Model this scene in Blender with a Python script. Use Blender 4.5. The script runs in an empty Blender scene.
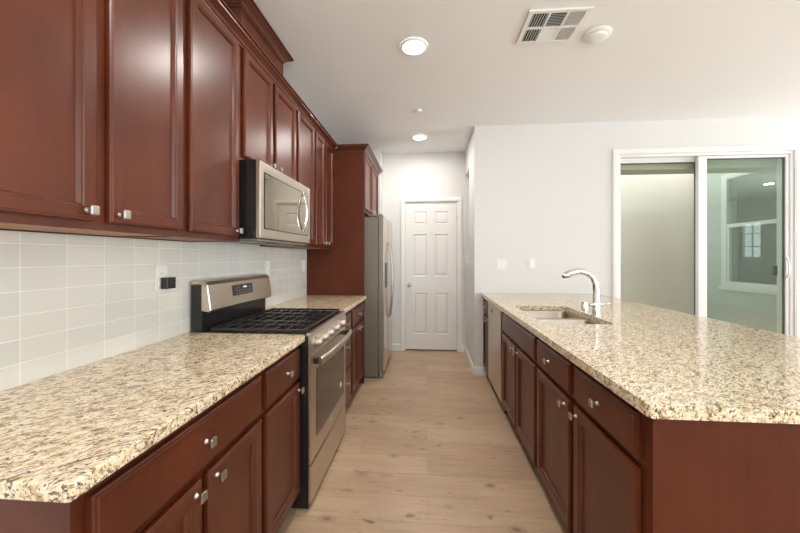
import bpy, bmesh, math, random
from mathutils import Vector, Matrix
S = bpy.context.scene
col = S.collection
random.seed(4)

# ------------------------------------------------------------------ camera
F = 336.0
TH = math.atan(27 / F)
EYE = 1.315
cam_d = bpy.data.cameras.new('camera')
cam = bpy.data.objects.new('camera', cam_d)
col.objects.link(cam)
cam_d.sensor_width = 36
cam_d.lens = F * 36 / 800
cam_d.shift_y = (257 - 266.5) / 800
cam_d.clip_start = 0.02
cam.location = (0, 0, EYE)
cam.rotation_euler = (math.pi / 2, 0, TH)
S.camera = cam

# ------------------------------------------------------------------ view and sky
S.view_settings.view_transform = 'Standard'
S.view_settings.look = 'None'
S.view_settings.gamma = 1
S.view_settings.use_curve_mapping = False
S.view_settings.exposure = 0.28
w = bpy.data.worlds.new('sky'); S.world = w
w.use_nodes = True
bg = w.node_tree.nodes['Background']
bg.inputs[0].default_value = (0.90, 0.95, 1.0, 1)
bg.inputs[1].default_value = 3.4

# fill lamps added at unseen windows, and the light of the recessed lamps
def area(name, loc, rot, sx, sy, power, color=(1, 1, 1), spread=math.pi):
    l = bpy.data.lights.new(name, 'AREA'); l.shape = 'RECTANGLE'
    l.size = sx; l.size_y = sy; l.energy = power; l.color = color; l.spread = spread
    o = bpy.data.objects.new(name, l); col.objects.link(o)
    o.location = loc; o.rotation_euler = rot
    return o
FILL_COL = (0.86, 0.94, 1.0)
area('ceiling_uplight', (1.2, -3.93, 1.15), (math.radians(168), 0, 0), 2.0, 1.0, 200, FILL_COL)  # added lamp aimed almost straight up to brighten the ceiling
area('ceiling_uplight', (5.0, -3.93, 1.15), (math.radians(168), 0, 0), 2.0, 1.0, 200, FILL_COL)  # second added uplight for the ceiling
area('side_fill', (7.90, 2.3, 1.1), (math.radians(115), 0, math.radians(90)), 2.2, 1.6, 190, FILL_COL)  # added lamp inside the side opening, lights the room from the right
LAMP = 11.0
LAMP_COL = (1.0, 0.96, 0.91)

# ------------------------------------------------------------------ materials
def mat(name, base=(.8, .8, .8), rough=.5, metal=0, spec=.5, coat=0, coat_rough=.1, emis=None, es=0):
    m = bpy.data.materials.new(name); m.use_nodes = True
    b = m.node_tree.nodes['Principled BSDF']
    b.inputs['Base Color'].default_value = (*base, 1)
    b.inputs['Roughness'].default_value = rough
    b.inputs['Metallic'].default_value = metal
    b.inputs['Specular IOR Level'].default_value = spec
    b.inputs['Coat Weight'].default_value = coat
    b.inputs['Coat Roughness'].default_value = coat_rough
    if emis:
        b.inputs['Emission Color'].default_value = (*emis, 1)
        b.inputs['Emission Strength'].default_value = es
    return m
class N:
    """small node helper on one material"""
    def __init__(s, m): s.m = m; s.t = m.node_tree; s.b = s.t.nodes['Principled BSDF']
    def new(s, typ, **kw):
        n = s.t.nodes.new(typ)
        for k, v in kw.items(): setattr(n, k, v)
        return n
    def l(s, a, b): s.t.links.new(a, b)
    def coord(s, scale=(1, 1, 1), rot=(0, 0, 0), world=True):
        mp = s.new('ShaderNodeMapping')
        if world:
            g = s.new('ShaderNodeNewGeometry'); s.l(g.outputs['Position'], mp.inputs[0])
        else:
            g = s.new('ShaderNodeTexCoord'); s.l(g.outputs['Object'], mp.inputs[0])
        mp.inputs['Scale'].default_value = scale; mp.inputs['Rotation'].default_value = rot
        return mp.outputs[0]
    def noise(s, vec, scale, detail=4, rough=.5, dist=0):
        n = s.new('ShaderNodeTexNoise'); s.l(vec, n.inputs['Vector'])
        n.inputs['Scale'].default_value = scale; n.inputs['Detail'].default_value = detail
        n.inputs['Roughness'].default_value = rough; n.inputs['Distortion'].default_value = dist
        return n.outputs['Fac']
    def ramp(s, fac, stops, interp='LINEAR'):
        r = s.new('ShaderNodeValToRGB'); s.l(fac, r.inputs[0]); cr = r.color_ramp; cr.interpolation = interp
        while len(cr.elements) < len(stops): cr.elements.new(0.5)
        for e, (p, c) in zip(cr.elements, stops):
            e.position = p; e.color = (*c, 1) if isinstance(c, tuple) else (c, c, c, 1)
        return r.outputs[0]
    def mix(s, fac, a, b, mode='MIX'):
        n = s.new('ShaderNodeMix', data_type='RGBA', blend_type=mode)
        if isinstance(fac, (int, float)): n.inputs[0].default_value = fac
        else: s.l(fac, n.inputs[0])
        for i, v in ((6, a), (7, b)):
            if isinstance(v, tuple): n.inputs[i].default_value = (*v, 1)
            else: s.l(v, n.inputs[i])
        return n.outputs[2]
    def bump(s, h, strength, dist=.002):
        n = s.new('ShaderNodeBump'); n.inputs['Strength'].default_value = strength; n.inputs['Distance'].default_value = dist
        s.l(h, n.inputs['Height']); s.l(n.outputs[0], s.b.inputs['Normal'])
    def color(s, c): s.l(c, s.b.inputs['Base Color'])

def wood_mat(name, c1, c2, rough=.31):
    m = mat(name, c1, rough, spec=.42); n = N(m)
    a = n.noise(n.coord((1, 1, .6)), 5, 4, .55)
    g = n.noise(n.coord((60, 60, 2.2)), 1.0, 4, .6)
    c = n.mix(n.ramp(a, [(.3, 0.0), (.7, 1.0)]), c1, c2)
    gr = n.ramp(g, [(.3, .80), (.7, 1.06)])
    n.color(n.mix(.6, c, gr, 'MULTIPLY'))
    return m
M = {}
M['cherry'] = wood_mat('cherry_wood', (.124, .027, .0092), (.074, .0150, .0056))
M['cherry_dark'] = wood_mat('cherry_panel', (.112, .0245, .0085), (.088, .019, .007), .5)
M['cherry_dark'].node_tree.nodes['Principled BSDF'].inputs['Specular IOR Level'].default_value = .22
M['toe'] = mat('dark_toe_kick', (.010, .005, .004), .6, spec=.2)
M['birch'] = wood_mat('light_underside_wood', (.42, .22, .10), (.34, .17, .075), .5)
M['nickel'] = mat('brushed_nickel', (.48, .43, .38), .42, 1)
M['chrome'] = mat('chrome', (.80, .80, .82), .07, 1)
M['black'] = mat('black_enamel', (.012, .011, .011), .25)
M['iron'] = mat('cast_iron', (.026, .024, .023), .24)
M['blackglass'] = mat('black_glass', (.02, .018, .016), .06, spec=.8)
M['white'] = mat('white_plastic', (.82, .81, .78), .35)
M['plate'] = mat('switch_plate_plastic', (.76, .75, .72), .35)
M['trim'] = mat('white_trim_paint', (.80, .78, .75), .35)
M['doorpaint'] = mat('white_door_paint', (.76, .735, .71), .4)
M['vinyl'] = mat('white_vinyl', (.78, .77, .76), .35)
M['dark'] = mat('dark_recess', (.03, .028, .026), .6)
M['greyplastic'] = mat('grey_plastic', (.22, .21, .20), .5)
M['rubber'] = mat('dark_gasket', (.12, .115, .11), .6)
M['lens'] = mat('lamp_lens', (1, 1, 1), .4, emis=(1, .94, .86), es=22)
M['lcd'] = mat('display_digits', (.1, .1, .1), .4, emis=(.8, .9, 1), es=.8)

def steel(name, base, rough, axis):
    m = mat(name, base, rough, 1); n = N(m)
    sc = [3, 3, 3]
    for i in range(3):
        if i != axis: sc[i] = 260
    g = n.noise(n.coord(tuple(sc)), 1, 2, .5)
    n.l(n.ramp(g, [(.3, rough - .01), (.7, rough + .01)]), n.b.inputs['Roughness'])
    return m
M['steel'] = steel('brushed_stainless', (.60, .53, .45), .30, 1)
M['steel_v'] = steel('brushed_stainless_upright', (.66, .61, .55), .25, 2)
M['steel_sink'] = steel('sink_stainless', (.42, .37, .30), .33, 0)
M['fridge_side'] = mat('fridge_side_paint', (.20, .165, .13), .45, .3)
M['mw_glass'] = mat('mirrored_oven_glass', (.36, .31, .25), .04, .85)
M['oven_glass'] = mat('dark_oven_glass', (.06, .045, .033), .05, .4, spec=.9)

def plaster(name, c, bump):
    m = mat(name, c, .75, spec=.25); n = N(m)
    n.bump(n.noise(n.coord(), 55, 3, .55), bump, .004)
    return m
M['wall'] = plaster('wall_paint', (.70, .69, .67), .10)
M['ceiling'] = plaster('ceiling_paint', (.86, .85, .84), .22)
M['stucco'] = plaster('beige_stucco', (.79, .72, .63), .3)
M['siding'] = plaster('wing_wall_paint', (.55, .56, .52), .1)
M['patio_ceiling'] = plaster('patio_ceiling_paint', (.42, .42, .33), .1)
M['concrete'] = plaster('concrete', (.45, .43, .39), .3)

def glass(name, tint, refl):
    m = bpy.data.materials.new(name); m.use_nodes = True; t = m.node_tree
    t.nodes.clear()
    out = t.nodes.new('ShaderNodeOutputMaterial'); mx = t.nodes.new('ShaderNodeMixShader')
    tr = t.nodes.new('ShaderNodeBsdfTransparent'); gl = t.nodes.new('ShaderNodeBsdfGlossy')
    lw = t.nodes.new('ShaderNodeLayerWeight'); lw.inputs[0].default_value = .5
    pw = t.nodes.new('ShaderNodeMath'); pw.operation = 'POWER'; pw.inputs[1].default_value = 5; t.links.new(lw.outputs['Facing'], pw.inputs[0])
    fr = t.nodes.new('ShaderNodeMath'); fr.operation = 'MULTIPLY_ADD'; fr.inputs[1].default_value = .8; fr.inputs[2].default_value = refl; t.links.new(pw.outputs[0], fr.inputs[0])
    tr.inputs[0].default_value = (*tint, 1); gl.inputs['Roughness'].default_value = .01
    gl.inputs['Color'].default_value = (.92, 1, .96, 1)
    t.links.new(fr.outputs[0], mx.inputs[0]); t.links.new(tr.outputs[0], mx.inputs[1]); t.links.new(gl.outputs[0], mx.inputs[2])
    t.links.new(mx.outputs[0], out.inputs[0])
    return m
M['glass_clear'] = glass('clear_window_glass', (.97, .98, .96), .02)
M['glass_green'] = glass('green_tinted_glass', (.80, .88, .82), .07)
M['glass_wing'] = glass('wing_window_glass', (.86, .93, .89), .08)

def granite():
    m = mat('granite', (.7, .6, .42), .09, spec=.5); n = N(m)
    R = math.radians(-45)
    v1 = n.coord((1, 1, 1))
    mp2 = n.new('ShaderNodeMapping'); n.l(n.coord((1, 1, 1), (0, 0, R)), mp2.inputs[0]); mp2.inputs['Scale'].default_value = (.72, 1.6, 1.2)
    vs = mp2.outputs[0]
    big = n.noise(v1, 9, 3, .6)
    mid = n.noise(vs, 42, 4, .62, .5)
    fle = n.noise(vs, 58, 5, .7, 1.2)
    spk = n.noise(vs, 110, 3, .65, .6)
    base = n.mix(n.ramp(big, [(.35, 0.), (.65, 1.)]), (.84, .69, .46), (.77, .61, .40))
    base = n.mix(n.ramp(mid, [(.50, 0.), (.62, .85)]), base, (.86, .78, .64))
    base = n.mix(n.ramp(mid, [(.38, .8), (.47, 0.)]), base, (.44, .29, .16))
    base = n.mix(n.ramp(fle, [(.425, .92), (.465, 0.)]), base, (.13, .075, .045))
    base = n.mix(n.ramp(spk, [(.385, .9), (.425, 0.)]), base, (.06, .045, .04))
    n.color(base)
    return m
M['granite'] = granite()

def tile():
    m = mat('backsplash_tile', (.7, .7, .65), .10, spec=.5); n = N(m)
    g = n.new('ShaderNodeNewGeometry'); s = n.new('ShaderNodeSeparateXYZ'); n.l(g.outputs['Position'], s.inputs[0])
    c = n.new('ShaderNodeCombineXYZ')
    ay = n.new('ShaderNodeMath', operation='ADD'); ay.inputs[1].default_value = -.947 + .137 * 20; n.l(s.outputs[1], ay.inputs[0])
    az = n.new('ShaderNodeMath', operation='ADD'); az.inputs[1].default_value = -.9095 + .0745 * 20; n.l(s.outputs[2], az.inputs[0])
    n.l(ay.outputs[0], c.inputs[0]); n.l(az.outputs[0], c.inputs[1])
    b = n.new('ShaderNodeTexBrick', offset=0.0, squash=1.0); n.l(c.outputs[0], b.inputs['Vector'])
    b.inputs['Scale'].default_value = 1; b.inputs['Brick Width'].default_value = .137; b.inputs['Row Height'].default_value = .0745
    b.inputs['Mortar Size'].default_value = .0013; b.inputs['Mortar Smooth'].default_value = .3; b.inputs['Bias'].default_value = 0
    b.inputs['Color1'].default_value = (.67, .64, .58, 1); b.inputs['Color2'].default_value = (.61, .595, .55, 1)
    b.inputs['Mortar'].default_value = (.84, .82, .78, 1)
    n.color(b.outputs['Color'])
    n.l(n.ramp(b.outputs['Fac'], [(0., .08), (1., .6)]), n.b.inputs['Roughness'])
    wv = n.noise(n.coord(), 9, 2, .5)
    add = n.new('ShaderNodeMath', operation='MULTIPLY_ADD'); n.l(b.outputs['Fac'], add.inputs[0]); add.inputs[1].default_value = -1.0
    n.l(wv, add.inputs[2])
    n.bump(add.outputs[0], .35, .0015)
    return m
M['tile'] = tile()

def floor_mat():
    m = mat('oak_plank_floor', (.5, .35, .2), .34, spec=.4); n = N(m)
    b = n.new('ShaderNodeTexBrick', offset=.37, offset_frequency=2); n.l(n.coord(), b.inputs['Vector'])
    b.inputs['Scale'].default_value = 1; b.inputs['Brick Width'].default_value = 1.22; b.inputs['Row Height'].default_value = .185
    b.inputs['Mortar Size'].default_value = .0008; b.inputs['Mortar Smooth'].default_value = .1; b.inputs['Bias'].default_value = 0
    b.inputs['Color1'].default_value = (.45, .305, .195, 1); b.inputs['Color2'].default_value = (.54, .38, .255, 1)
    b.inputs['Mortar'].default_value = (.34, .23, .14, 1)
    c = b.outputs['Color']
    g = n.noise(n.coord((1.6, 22, 1)), 2.2, 6, .62, .6)
    c = n.mix(1.0, c, n.ramp(g, [(.25, .80), (.5, 1.0), (.75, 1.07)]), 'MULTIPLY')
    big = n.noise(n.coord((1, 2.5, 1)), 2.4, 3, .5)
    c = n.mix(1.0, c, n.ramp(big, [(.3, .90), (.7, 1.06)]), 'MULTIPLY')
    kn = n.noise(n.coord((3.4, 8.0, 1)), 2.3, 2, .55, .35)
    c = n.mix(n.ramp(kn, [(.66, 0.), (.74, .8)]), c, (.17, .105, .065))
    k2 = n.noise(n.coord((6, 16, 1)), 2.6, 4, .6, .6)
    c = n.mix(n.ramp(k2, [(.63, 0.), (.72, .6)]), c, (.22, .14, .09))
    wob = n.noise(n.coord((1, 1, 1)), 14, 3, .6)
    vor = n.new('ShaderNodeTexVoronoi'); n.l(n.coord((3.1, 5.6, 1)), vor.inputs['Vector']); vor.inputs['Scale'].default_value = 1
    sm = n.new('ShaderNodeMath', operation='MULTIPLY_ADD'); n.l(wob, sm.inputs[0]); sm.inputs[1].default_value = .16; n.l(vor.outputs['Distance'], sm.inputs[2])
    c = n.mix(n.ramp(sm.outputs[0], [(.0, .9), (.125, .75), (.165, .15), (.20, .32), (.235, .0)]), c, (.19, .12, .075))
    n.color(c)
    n.bump(b.outputs['Fac'], -.25, .001)
    return m
M['floor'] = floor_mat()

# ------------------------------------------------------------------ mesh helpers
class MB:
    def __init__(s): s.bm = bmesh.new()
    def box(s, x0, x1, y0, y1, z0, z1, bev=0):
        if x0 > x1: x0, x1 = x1, x0
        if y0 > y1: y0, y1 = y1, y0
        if z0 > z1: z0, z1 = z1, z0
        v = [s.bm.verts.new((x, y, z)) for x in (x0, x1) for y in (y0, y1) for z in (z0, z1)]
        fs = [s.bm.faces.new([v[i] for i in q]) for q in ((0, 1, 3, 2), (4, 6, 7, 5), (0, 4, 5, 1), (2, 3, 7, 6), (0, 2, 6, 4), (1, 5, 7, 3))]
        if bev:
            es = list({e for f in fs for e in f.edges})
            bmesh.ops.bevel(s.bm, geom=es, offset=bev, segments=2, profile=.6, affect='EDGES')
        return s
    def rings(s, O, U, V, Nn, w, h, prof, back=True):
        """rectangular slab w x h with a front profile: list of (inset, height along Nn)"""
        O, U, V, Nn = map(Vector, (O, U, V, Nn)); prev = None; first = None
        for ins, d in prof:
            r = [s.bm.verts.new(O + U * a + V * b + Nn * d) for a, b in ((ins, ins), (w - ins, ins), (w - ins, h - ins), (ins, h - ins))]
            if prev:
                for i in range(4): s.bm.faces.new((prev[i], prev[(i + 1) % 4], r[(i + 1) % 4], r[i]))
            else: first = r
            prev = r
        s.bm.faces.new(prev)
        if back: s.bm.faces.new(first[::-1])
        return s
    def cyl(s, p0, p1, r0, r1=None, seg=20, caps=True):
        if r1 is None: r1 = r0
        return s.lathe(p0, p1, [(0, r0), (1, r1)], seg, caps)
    def lathe(s, p0, p1, prof, seg=20, caps=True):
        """prof: (t along the axis 0..1, radius)"""
        p0, p1 = Vector(p0), Vector(p1); d = (p1 - p0); n = d.normalized()
        a = n.orthogonal().normalized(); b = n.cross(a); prev = None; first = None
        for t, r in prof:
            c = p0 + d * t
            ring = [s.bm.verts.new(c + (a * math.cos(k * 2 * math.pi / seg) + b * math.sin(k * 2 * math.pi / seg)) * r) for k in range(seg)]
            if prev:
                for i in range(seg): s.bm.faces.new((prev[i], prev[(i + 1) % seg], ring[(i + 1) % seg], ring[i]))
            else: first = ring
            prev = ring
        if caps: s.bm.faces.new(prev); s.bm.faces.new(first[::-1])
        return s
    def tube(s, pts, rad, seg=12, flat=1.0, up=None):
        """tube through pts; rad one number or a list; flat squeezes one axis"""
        pts = [Vector(p) for p in pts]; n = len(pts); prev = None; first = None
        if not isinstance(rad, (list, tuple)): rad = [rad] * n
        a = None
        for i, p in enumerate(pts):
            t = (pts[min(i + 1, n - 1)] - pts[max(i - 1, 0)]).normalized()
            if a is None: a = Vector(up) if up else t.orthogonal()
            a = (a - t * a.dot(t)).normalized(); b = t.cross(a)
            ring = [s.bm.verts.new(p + (a * math.cos(k * 2 * math.pi / seg) + b * math.sin(k * 2 * math.pi / seg) * flat) * rad[i]) for k in range(seg)]
            if prev:
                for k in range(seg): s.bm.faces.new((prev[k], prev[(k + 1) % seg], ring[(k + 1) % seg], ring[k]))
            else: first = ring
            prev = ring
        s.bm.faces.new(prev); s.bm.faces.new(first[::-1])
        return s
    def sweep(s, path, prof, close_ends=True):
        """moulding: path in XY, prof (out, z) with out to the right of the path"""
        P = [Vector(p) for p in path]; n = len(P); rows = []
        for i in range(n):
            d0 = (P[i] - P[i - 1]).normalized() if i else None
            d1 = (P[i + 1] - P[i]).normalized() if i < n - 1 else None
            n0 = Vector((d0.y, -d0.x)) if d0 else None; n1 = Vector((d1.y, -d1.x)) if d1 else None
            if n0 and n1:
                m = (n0 + n1).normalized(); m = m / m.dot(n0)
            else: m = n0 or n1
            rows.append([s.bm.verts.new((P[i].x + m.x * o, P[i].y + m.y * o, z)) for o, z in prof])
        k = len(prof)
        for i in range(n - 1):
            for j in range(k):
                s.bm.faces.new((rows[i][j], rows[i][(j + 1) % k], rows[i + 1][(j + 1) % k], rows[i + 1][j]))
        if close_ends: s.bm.faces.new(rows[0]); s.bm.faces.new(rows[-1][::-1])
        return s
    def slab(s, polys, z0, z1):
        """flat polygons sharing corners, raised to a solid"""
        vd = {}
        def v(p):
            k = (round(p[0], 5), round(p[1], 5))
            if k not in vd: vd[k] = s.bm.verts.new((p[0], p[1], z0))
            return vd[k]
        fs = [s.bm.faces.new([v(p) for p in poly]) for poly in polys]
        r = bmesh.ops.extrude_face_region(s.bm, geom=fs, use_keep_orig=True)
        for e in r['geom']:
            if isinstance(e, bmesh.types.BMVert): e.co.z = z1
        return s
    def build(s, name, m, parent=None, smooth=False, bevel=0, bevseg=2, local=False):
        bmesh.ops.recalc_face_normals(s.bm, faces=s.bm.faces)
        me = bpy.data.meshes.new(name); s.bm.to_mesh(me); s.bm.free()
        o = bpy.data.objects.new(name, me); col.objects.link(o)
        me.materials.append(m)
        xs = [v.co.x for v in me.vertices]; ys = [v.co.y for v in me.vertices]; zs = [v.co.z for v in me.vertices]
        c = Vector(((min(xs) + max(xs)) / 2, (min(ys) + max(ys)) / 2, min(zs)))
        me.transform(Matrix.Translation(-c))
        wp = Vector((0, 0, 0)); p = parent
        while p: wp += p.location; p = p.parent
        o.location = c - wp
        if parent: o.parent = parent
        if smooth:
            for p in me.polygons: p.use_smooth = True
            md = o.modifiers.new('edge', 'EDGE_SPLIT'); md.split_angle = math.radians(35)
        if bevel:
            b = o.modifiers.new('bevel', 'BEVEL'); b.width = bevel; b.segments = bevseg; b.limit_method = 'ANGLE'; b.angle_limit = math.radians(40)
        return o
def thing(name, label, cat, loc, group=None):
    o = bpy.data.objects.new(name, None); col.objects.link(o); o.location = loc; o.empty_display_size = .1
    return tag(o, label, cat, group)
def tag(o, label, cat, group=None):
    o['label'] = label; o['category'] = cat
    if group: o['group'] = group
    return o
def struct(o):
    o['kind'] = 'structure'; return o

# ------------------------------------------------------------------ room shell
LW, CZ = -1.27, 2.775          # left wall face, ceiling height
RX0, YR, YB = .527, 3.80, 4.72  # passage wall face, right wall face, back wall face
SX = 8.0; SY = -4.0
struct(MB().box(LW - .3, SX + .3, SY - .3, YB + .3, -.12, 0).build('floor', M['floor']))
struct(MB().box(LW - .3, SX + .3, SY - .3, YB + .3, CZ, CZ + .15).build('ceiling', M['ceiling']))
struct(MB().box(LW - .15, LW, SY, YB + .15, 0, CZ).build('wall_left', M['wall']))
b = MB(); b.box(LW, -.315, YB, YB + .15, 0, CZ); b.box(.425, RX0 + .15, YB, YB + .15, 0, CZ); b.box(-.315, .425, YB, YB + .15, 2.095, CZ)
b.box(LW, -.625, 4.50, YB, 0, CZ)
struct(b.build('wall_back', M['wall']))
struct(MB().box(-.60, .70, YB + .152, YB + .25, 0, 2.5).build('light_block_behind_door', M['wall']))  # unseen board added to stop sky light leaking under the door
# passage side wall with its niche
b = MB(); n0, n1, nz0, nz1 = 4.27, 4.69, 1.25, 2.43
b.box(RX0, RX0 + .15, YR + .15, n0, 0, CZ); b.box(RX0, RX0 + .15, n1, YB, 0, CZ)
b.box(RX0, RX0 + .15, n0, n1, 0, nz0); b.box(RX0, RX0 + .15, n0, n1, nz1, CZ); b.box(RX0 + .10, RX0 + .15, n0, n1, nz0, nz1)
struct(b.build('wall_passage', M['wall']))
DX0, DX1, DZ1 = 2.05, 3.790, 2.42
b = MB(); b.box(RX0, DX0, YR, YR + .15, 0, CZ); b.box(DX1, SX, YR, YR + .15, 0, CZ); b.box(DX0, DX1, YR, YR + .15, DZ1, CZ)
struct(b.build('wall_right', M['wall']))
def wall_holes(name, axis, pos, a0, a1, th, holes, m, z1=CZ):
    b = MB(); hs = sorted(holes); cur = a0
    def bx(p, q, u, v):
        if axis == 'y': b.box(p, q, pos, pos + th, u, v)
        else: b.box(pos, pos + th, p, q, u, v)
    for h0, h1, u, v in hs:
        bx(cur, h0, 0, z1); bx(h0, h1, 0, u); bx(h0, h1, v, z1); cur = h1
    bx(cur, a1, 0, z1)
    return struct(b.build(name, m))
wall_holes('wall_front', 'y', SY, LW, SX, -.15, [(.2, 2.2, .95, 2.3), (4.0, 6.0, .95, 2.3)], M['wall'])
wall_holes('wall_side', 'x', SX, SY, YR, .15, [(-1.66, -1.09, 1.27, 2.20), (1.1, 3.4, .3, 2.3)], M['wall'])
def grid_window(name, axis, pos, a0, a1, z0, z1, nu, nv, depth=.06, g='glass_clear'):
    def bx(b, p, q, u, v, d0, d1):
        if axis == 'y': b.box(p, q, pos + d0, pos + d1, u, v)
        else: b.box(pos + d0, pos + d1, p, q, u, v)
    b = MB(); t = .05
    bx(b, a0, a1, z0, z0 + t, 0, depth); bx(b, a0, a1, z1 - t, z1, 0, depth)
    bx(b, a0, a0 + t, z0 + t, z1 - t, 0, depth); bx(b, a1 - t, a1, z0 + t, z1 - t, 0, depth)
    o = struct(b.build(name, M['vinyl']))
    b = MB()
    for i in range(1, nu):
        c = a0 + (a1 - a0) * i / nu; bx(b, c - .012, c + .012, z0 + t, z1 - t, .015, depth - .015)
    for j in range(1, nv):
        c = z0 + (z1 - z0) * j / nv; bx(b, a0 + t, a1 - t, c - .012, c + .012, .016, depth - .016)
    b.build('muntin', M['vinyl'], o)
    b = MB(); bx(b, a0 + t, a1 - t, z0 + t, z1 - t, depth / 2 - .002, depth / 2 + .002); b.build('pane', M[g], o)
    return o
grid_window('window_1', 'y', SY - .10, .2, 2.2, .95, 2.3, 4, 3)  # unseen window behind the camera, put in to let light into the room
grid_window('window_2', 'y', SY - .10, 4.0, 6.0, .95, 2.3, 4, 3)  # likewise unseen, put in for the light
grid_window('window_3', 'x', SX + .05, -1.66, -1.09, 1.27, 2.20, 2, 3)

grid_window('added_window_6', 'x', SX + .05, 1.1, 3.4, .3, 2.3, 2, 1)  # unseen opening added to bring light in from the right

# baseboards
def baseboard(name, path):
    pr = [(0, 0), (.014, 0), (.014, .075), (.010, .088), (.004, .094), (0, .094)]
    struct(MB().sweep(path, pr).build(name, M['trim']))
baseboard('baseboard_back', [(-.625, YB - .001), (-.372, YB - .001)])
baseboard('baseboard_back_right', [(.482, YB - .001), (RX0 - .001, YB - .001)])
baseboard('baseboard_passage', [(RX0 - .001, YB - .016), (RX0 - .001, YR - .001), (.66, YR - .001)])
baseboard('baseboard_right', [(1.60, YR - .001), (1.985, YR - .001)])

# tile backsplash, from counter to wall cabinets
struct(MB().box(LW + .0005, LW + .008, .54, 3.448, .9155, 1.394).build('trim_backsplash', M['tile']))

# ------------------------------------------------------------------ passage door (six panels)
def casing(name, x0, x1, z1, wd, y, parent=None):
    b = MB()
    for xa, xb in ((x0, x0 + wd), (x1 - wd, x1)):
        b.box(xa, xb, y - .016, y, 0, z1 - wd)
        b.box(xa + wd * .22, xb - wd * .22, y - .020, y - .016, 0, z1 - wd * .78)
    b.box(x0, x1, y - .016, y, z1 - wd, z1); b.box(x0 + wd * .22, x1 - wd * .22, y - .020, y - .016, z1 - wd * .78, z1 - wd * .22)
    o = b.build(name, M['trim'], parent, bevel=.003)
    return o
struct(casing('trim_1', -.37, .48, 2.145, .055, YB - .0005))
xs = [-.300, -.190, -.005, .105, .295, .412]
zs = [.018, .233, .81, 1.044, 1.634, 1.775, 1.953, 2.086]
b = MB(); YF = YB + .012; YK = YF + .035
for i in range(5):
    for j in range(7):
        if i in (1, 3) and j in (1, 3, 5):
            b.rings((xs[i], YF, zs[j]), (1, 0, 0), (0, 0, 1), (0, -1, 0), xs[i + 1] - xs[i], zs[j + 1] - zs[j],
                    [(0, 0), (.009, -.008), (.016, -.009), (.036, -.002), (.040, -.002)], back=False)
        else:
            v = [b.bm.verts.new(p) for p in ((xs[i], YF, zs[j]), (xs[i + 1], YF, zs[j]), (xs[i + 1], YF, zs[j + 1]), (xs[i], YF, zs[j + 1]))]
            b.bm.faces.new(v)
bmesh.ops.remove_doubles(b.bm, verts=b.bm.verts, dist=1e-5)
b.box(xs[0], xs[-1], YF + .0105, YK, zs[0], zs[-1])
for (xa, xb, za, zb) in ((xs[0], xs[0] + .001, zs[0], zs[-1]), (xs[-1] - .001, xs[-1], zs[0], zs[-1]), (xs[0], xs[-1], zs[-1] - .001, zs[-1]), (xs[0], xs[-1], zs[0], zs[0] + .001)):
    b.box(xa, xb, YF + .0001, YF + .0105, za, zb)
door1 = struct(b.build('door_1', M['doorpaint']))
k = MB(); KX, KZ = -.245, .92
k.lathe((KX, YF, KZ), (KX, YF - .062, KZ), [(0, .030), (.08, .030), (.12, .012), (.5, .011), (.56, .022), (.72, .028), (.88, .026), (.97, .016), (1, .006)], 24)
k.build('door_knob', M['nickel'], door1, smooth=True)
for hz in (.32, 1.10, 1.85):
    MB().cyl((xs[-1] + .006, YF - .004, hz - .045), (xs[-1] + .006, YF - .004, hz + .045), .0075, seg=10).build('hinge', M['nickel'], door1, smooth=True)
MB().box(-.272 - .040, -.300, YF - .001, YF + .004, .88, .95).build('strike_plate', M['nickel'], door1)
b = MB(); b.box(-.3145, -.303, YB + .0005, YB + .12, 0, 2.094); b.box(.415, .4245, YB + .0005, YB + .12, 0, 2.094); b.box(-.303, .415, YB + .0005, YB + .12, 2.0885, 2.0945)
b.build('door_jamb', M['trim'], door1)

# ------------------------------------------------------------------ sliding patio door
struct(casing('trim_2', DX0 - .06, DX1 + .06, DZ1 + .06, .06, YR - .0005))
b = MB(); t = .030
b.box(DX0, DX0 + t, YR, YR + .14, .0, DZ1); b.box(DX1 - t, DX1, YR, YR + .14, .0, DZ1); b.box(DX0 + t, DX1 - t, YR, YR + .14, DZ1 - t, DZ1); b.box(DX0 + t, DX1 - t, YR, YR + .14, .0, .03)
b.box(DX0 + t, DX1 - t, YR + .062, YR + .068, DZ1 - t - .02, DZ1 - t)
door2 = struct(b.build('door_2', M['vinyl'], bevel=.002))
def slide_panel(name, x0, x1, y0, y1, st_l, st_r, top, gl):
    b = MB(); z0, z1 = .035, DZ1 - t - .003
    b.box(x0, x0 + st_l, y0, y1, z0, z1); b.box(x1 - st_r, x1, y0, y1, z0, z1)
    b.box(x0 + st_l, x1 - st_r, y0, y1, top, z1); b.box(x0 + st_l, x1 - st_r, y0, y1, z0, z0 + .09)
    o = b.build(name, M['vinyl'], door2, bevel=.003)
    ym = (y0 + y1) / 2
    g = MB(); a, c, d, e = x0 + st_l, x1 - st_r, z0 + .09, top; s_ = .008
    g.box(a, a + s_, ym - .009, ym + .009, d, e); g.box(c - s_, c, ym - .009, ym + .009, d, e)
    g.box(a + s_, c - s_, ym - .009, ym + .009, e - s_, e); g.box(a + s_, c - s_, ym - .009, ym + .009, d, d + s_)
    g.build('gasket', M['rubber'], o)
    MB().box(a + s_, c - s_, ym - .003, ym + .003, d + s_, e - s_).build('pane', M[gl], o)
    return o
slide_panel('fixed_panel', DX0 + t, 2.955, YR + .075, YR + .115, .03, .05, 2.345, 'glass_clear')
sp = slide_panel('sliding_panel', 2.875, DX1 - t, YR + .012, YR + .055, .085, .032, 2.36, 'glass_green')
HX = 3.742
b = MB(); b.box(HX - .016, HX + .016, YR + .006, YR + .012, 1.08, 1.32, .002)
b.build('handle_plate', M['vinyl'], sp)
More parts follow.
